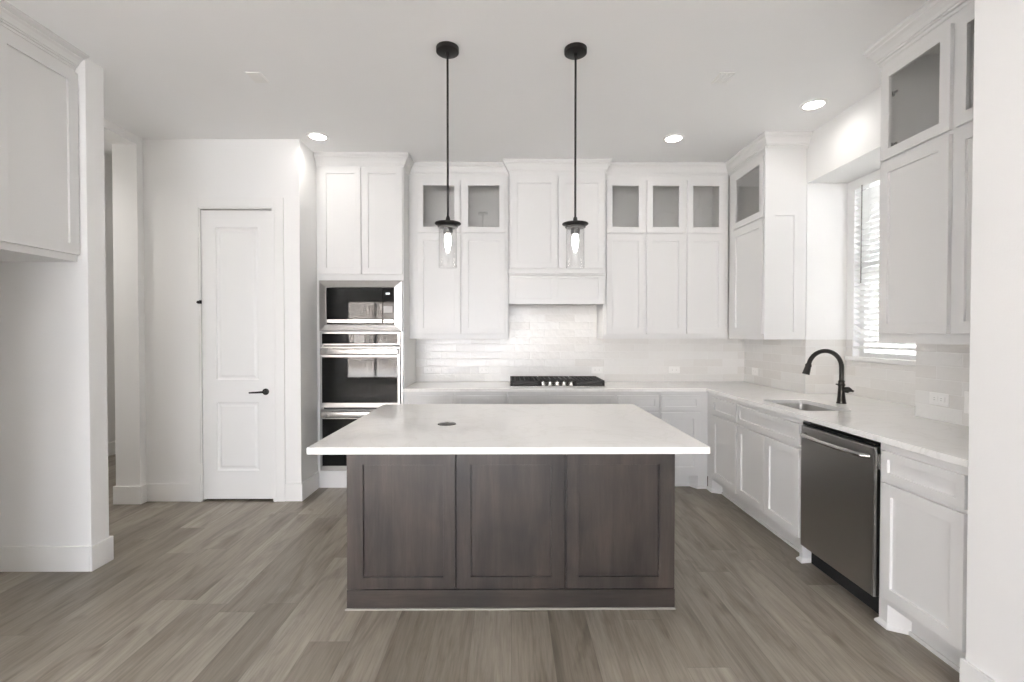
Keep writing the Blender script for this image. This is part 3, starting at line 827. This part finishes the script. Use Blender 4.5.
# ------------------------------------------------------------------ cooktop
ck = empty('gas_cooktop', (0.448, 4.58, 0.914), 0, 'black and stainless gas cooktop with cast iron grates and five knobs', 'cooktop')
obj('cooktop_plate', B((-0.443, 0.443, -0.245, 0.235, 0, 0.010)), 'steel_bright', ck, 0.004)
def grate(x0, x1, y0):
    bm = bmesh.new(); z0, z1 = 0.042, 0.060; t = 0.014
    y1 = 0.225
    box(bm, x0, x1, y0, y0+t, z0-0.012, z1); box(bm, x0, x1, y1-t, y1, z0-0.012, z1)
    box(bm, x0, x0+t, y0, y1, z0-0.012, z1); box(bm, x1-t, x1, y0, y1, z0-0.012, z1)
    k = 6
    for i in range(1, k): 
        xx = x0+(x1-x0)*i/k; box(bm, xx-0.005, xx+0.005, y0, y1, z0, z1-0.002)
    for f in (0.25, 0.5, 0.75):
        yy = y0+(y1-y0)*f; box(bm, x0, x1, yy-0.005, yy+0.005, z0, z1-0.003)
    for xx in (x0+0.01, x1-0.01):
        for yy in (y0+0.01, y1-0.01): box(bm, xx-0.01, xx+0.01, yy-0.01, yy+0.01, 0.010, z0)
    return obj('grate', bm, 'iron', ck, 0.002)
grate(-0.435, -0.160, -0.235); grate(-0.152, 0.152, -0.110); grate(0.160, 0.435, -0.235)
for x, y, r in ((-0.30, -0.11, 0.04), (-0.30, 0.11, 0.05), (0.0, 0.05, 0.06), (0.30, -0.11, 0.05), (0.30, 0.11, 0.04)):
    bm = bmesh.new(); lathe(bm, (x, y, 0.0095), [(r+0.012, 0), (r+0.010, 0.006), (r, 0.008), (r, 0.018), (r-0.006, 0.022)], 24)
    obj('burner', bm, 'iron', ck, 0, True)
for i in range(5):
    x = -0.132+i*0.066
    bm = bmesh.new(); lathe(bm, (x, -0.195, 0.0095), [(0.029, 0), (0.028, 0.008), (0.025, 0.011), (0.023, 0.030), (0.018, 0.034)], 24)
    box(bm, x-0.0045, x+0.0045, -0.215, -0.175, 0.036, 0.050)
    obj('knob', bm, 'knob_steel', ck, 0, True)
for x0 in (-0.435, 0.16): obj('burner_pan', B((x0, x0+0.275, -0.232, 0.225, 0.0095, 0.022)), 'iron', ck, 0.003)

# ------------------------------------------------------------------ faucet
fa = empty('kitchen_faucet', (2.338, 3.30, 0.914), 0, 'dark bronze gooseneck kitchen faucet behind the sink', 'faucet')
bm = bmesh.new(); lathe(bm, (0, 0, 0), [(0.031, 0), (0.031, 0.006), (0.027, 0.014), (0.028, 0.020), (0.0245, 0.045), (0.021, 0.090), (0.0195, 0.120), (0.023, 0.126), (0.024, 0.134), (0.019, 0.140), (0.0185, 0.150), (0.021, 0.156), (0.0145, 0.164)], 28)
obj('base', bm, 'bronze', fa, 0, True)
bm = bmesh.new()
R = 0.117
pts = [(0, 0, 0.155), (0, 0, 0.20), (0, 0, 0.245)] + [(-R+R*math.cos(a), 0, 0.252+R*math.sin(a)) for a in [PI*i/20*0.93 for i in range(21)]]
tube(bm, pts, 0.015, 16)
obj('spout', bm, 'bronze', fa, 0, True)
e1 = Vector(pts[-1]); dd = (Vector(pts[-1])-Vector(pts[-2])).normalized()
bm = bmesh.new(); tube(bm, [e1-dd*0.002, e1+dd*0.012, e1+dd*0.02, e1+dd*0.055, e1+dd*0.075], [0.0165, 0.0215, 0.019, 0.022, 0.024], 20)
obj('spray_head', bm, 'bronze', fa, 0, True)
bm = bmesh.new()
hdv = Vector((0.60, -0.80, 0)).normalized()
c0 = Vector((0, 0, 0.098))
tube(bm, [c0+hdv*0.010, c0+hdv*0.040, c0+hdv*0.048+Vector((0,0,0.002)), c0+hdv*0.060+Vector((0,0,-0.002)), c0+hdv*0.074+Vector((0,0,-0.008))], [0.018, 0.022, 0.018, 0.010, 0.006], 14)
obj('lever', bm, 'bronze', fa, 0, True)
bm = bmesh.new(); tube(bm, [(-0.016, 0, 0.128), (-0.038, 0, 0.136)], [0.004, 0.005], 10)
obj('pin', bm, 'bronze', fa, 0, True)

# ------------------------------------------------------------------ lights
def copy_tree(o, parent=None):
    c = o.copy(); COL.objects.link(c)
    if parent: c.parent = parent
    for ch in list(o.children): copy_tree(ch, c)
    return c
pd = empty('pendant_light', (-0.348, 2.70, 1.78), 0, 'black rod pendant with clear glass shade, left one over the island', 'pendant light', 'pendant lights over the island')
zt = H-1.78
bm = bmesh.new(); lathe(bm, (0, 0, zt-0.028), [(0.058, 0), (0.064, 0.004), (0.064, 0.028)], 36); lathe(bm, (0, 0, zt-0.045), [(0.012, 0), (0.012, 0.02)], 16)
obj('canopy', bm, 'black_metal', pd, 0, True)
bm = bmesh.new(); lathe(bm, (0, 0, 0.280), [(0.0062, 0), (0.0062, zt-0.30)], 12)
obj('rod', bm, 'black_metal', pd, 0, True)
bm = bmesh.new(); lathe(bm, (0, 0, 0.236), [(0.050, 0), (0.052, 0.004), (0.072, 0.010), (0.075, 0.014), (0.073, 0.018), (0.040, 0.024), (0.014, 0.030), (0.011, 0.050), (0.007, 0.056)], 36)
obj('cap', bm, 'black_metal', pd, 0, True)
bm = bmesh.new(); lathe(bm, (0, 0, 0.226), [(0.030, 0), (0.057, 0.003), (0.059, 0.006), (0.050, 0.011)], 36)
obj('collar', bm, 'pop_grey', pd, 0, True)
bm = bmesh.new(); lathe(bm, (0, 0, 0.192), [(0.022, 0), (0.0265, 0.004), (0.0265, 0.040)], 24)
obj('socket', bm, 'pop_grey', pd, 0, True)
bm = bmesh.new()
lathe(bm, (0, 0, 0.0), [(0.0515, 0.227), (0.0525, 0.0), (0.0500, 0.0), (0.0490, 0.227)], 40, cap0=False, cap1=False)
obj('glass_shade', bm, 'shade_glass', pd, 0, True)
bm = bmesh.new(); lathe(bm, (0, 0, 0.100), [(0.002, 0), (0.009, 0.005), (0.015, 0.022), (0.019, 0.050), (0.0185, 0.070), (0.013, 0.090), (0.012, 0.100)], 24)
obj('bulb', bm, 'bulb', pd, 0, True)
pd2 = copy_tree(pd); pd2.location.x = 0.379; pd2.location.y = 2.705
pd2['label'] = 'black rod pendant with clear glass shade, right one over the island'

dl = empty('downlight', (-1.566, 3.70, H), 0, 'recessed ceiling downlight at left above the pantry door corner', 'downlight', 'recessed ceiling lights')
bm = bmesh.new(); lathe(bm, (0, 0, 0), [(0.088, 0), (0.086, -0.006), (0.068, -0.008), (0.062, -0.002), (0.062, 0)], 36, cap0=False, cap1=False)
obj('trim_ring', bm, 'plastic', dl, 0, True)
bm = bmesh.new(); lathe(bm, (0, 0, -0.005), [(0.063, 0), (0.063, 0.004)], 36)
obj('lens', bm, 'lamp', dl)
area_light('downlight_lamp', (0, 0, -0.012), (0, 0, 0), 0.12, 0.12, 0.5, (1, 0.96, 0.91), shape='DISK', parent=dl, spread=math.radians(150))
dl.location.y = 3.90
for x, y, lb in ((1.362, 3.92, 'recessed ceiling downlight above the back counter, right of the pendants'),
                 (2.15, 3.34, 'recessed ceiling downlight over the sink near the window'),
                 (-1.5, 1.0, 'recessed ceiling downlight behind the camera at left'), (1.0, 1.0, 'recessed ceiling downlight behind the camera at right')):
    c = copy_tree(dl); c.location = (x, y, H); c['label'] = lb
c = copy_tree(dl); c.location = (-3.9, 3.2, H); c['label'] = 'added unseen downlight brightening the hall beyond the opening at left'  # lamp added out of view to lift the hall and jamb
c = copy_tree(dl); c.location = (-4.05, 6.6, 3.47); c['label'] = 'added unseen downlight brightening the room beyond the opening at left'  # second added lamp, lifts the far hall wall
for c in [o for o in COL.objects if o.name.startswith('downlight') and o.type == 'EMPTY' and o.location.x < -3]:
    for ch in c.children:
        if ch.type == 'LIGHT': ch.data = ch.data.copy(); ch.data.energy = 4.5 if c.location.y < 5 else 2.0
def vent(loc, w_, l_, slats, label):
    e = empty('ceiling_vent', loc, 0, label, 'ceiling vent', 'small plates on the ceiling')
    obj('plate', B((-w_/2, w_/2, -l_/2, l_/2, -0.006, 0)), 'plastic', e, 0.002)
    if slats:
        bm = bmesh.new()
        for i in range(5):
            x = -w_/2+0.015+(w_-0.03)*i/4; box(bm, x-0.004, x+0.004, -l_/2+0.01, l_/2-0.01, -0.011, -0.006)
        obj('louver', bm, 'ceiling', e)
vent((-1.585, 3.01, H), 0.09, 0.12, False, 'small plain square plate on the ceiling at left')
vent((1.355, 3.0, H), 0.10, 0.13, True, 'small slotted ceiling vent at right beyond the pendants')

# ------------------------------------------------------------------ outlets
def outlet(loc, rz, label, wide=True, group='horizontal wall outlets in the backsplash'):
    e = empty('wall_outlet', loc, rz, label, 'outlet', group)
    obj('face_plate', B((-0.058, 0.058, -0.006, 0, -0.036, 0.036)), 'plastic', e, 0.003)
    for s in (-1, 1):
        bm = bmesh.new()
        pts = rrect(s*0.021-0.016, s*0.021+0.016, -0.0165, 0.0165, 0.006, 3)
        loops(bm, [[(p[0], -0.006, p[1]) for p in pts], [(p[0], -0.0085, p[1]) for p in pts]])
        r_ = obj('receptacle', bm, 'plastic', e)
        obj('slots', B((s*0.021-0.006, s*0.021+0.004, -0.0092, -0.0086, 0.005, 0.007), (s*0.021-0.006, s*0.021+0.004, -0.0092, -0.0086, -0.007, -0.005)), 'slot_grey', r_)
ZO = 1.035
yo = YB-TH-0.0005
outlet((-0.815, yo, ZO), 0, 'white outlet in the tile nearest the ovens')
outlet((-0.255, yo, ZO), 0, 'white outlet in the tile just left of the cooktop')
outlet((0.905, yo, ZO), 0, 'white outlet in the tile just right of the cooktop')
outlet((1.70, yo, ZO), 0, 'white outlet in the tile near the right end of the back wall')
xo = XR-TH-0.0005
outlet((xo, 4.62, ZO), -PI/2, 'white outlet on the right wall tile close to the corner')
outlet((xo, 2.635, ZO), -PI/2, 'white outlet on the right wall tile between window and near cabinet')
sw = empty('light_switch', (xo, 2.45, 1.04), -PI/2, 'white wall switch plate on the right wall tile beside the pier', 'switch')
obj('face_plate', B((-0.036, 0.036, -0.006, 0, -0.058, 0.058)), 'plastic', sw, 0.003)
obj('rocker', B((-0.016, 0.016, -0.011, -0.006, -0.033, 0.033)), 'plastic', sw, 0.002)
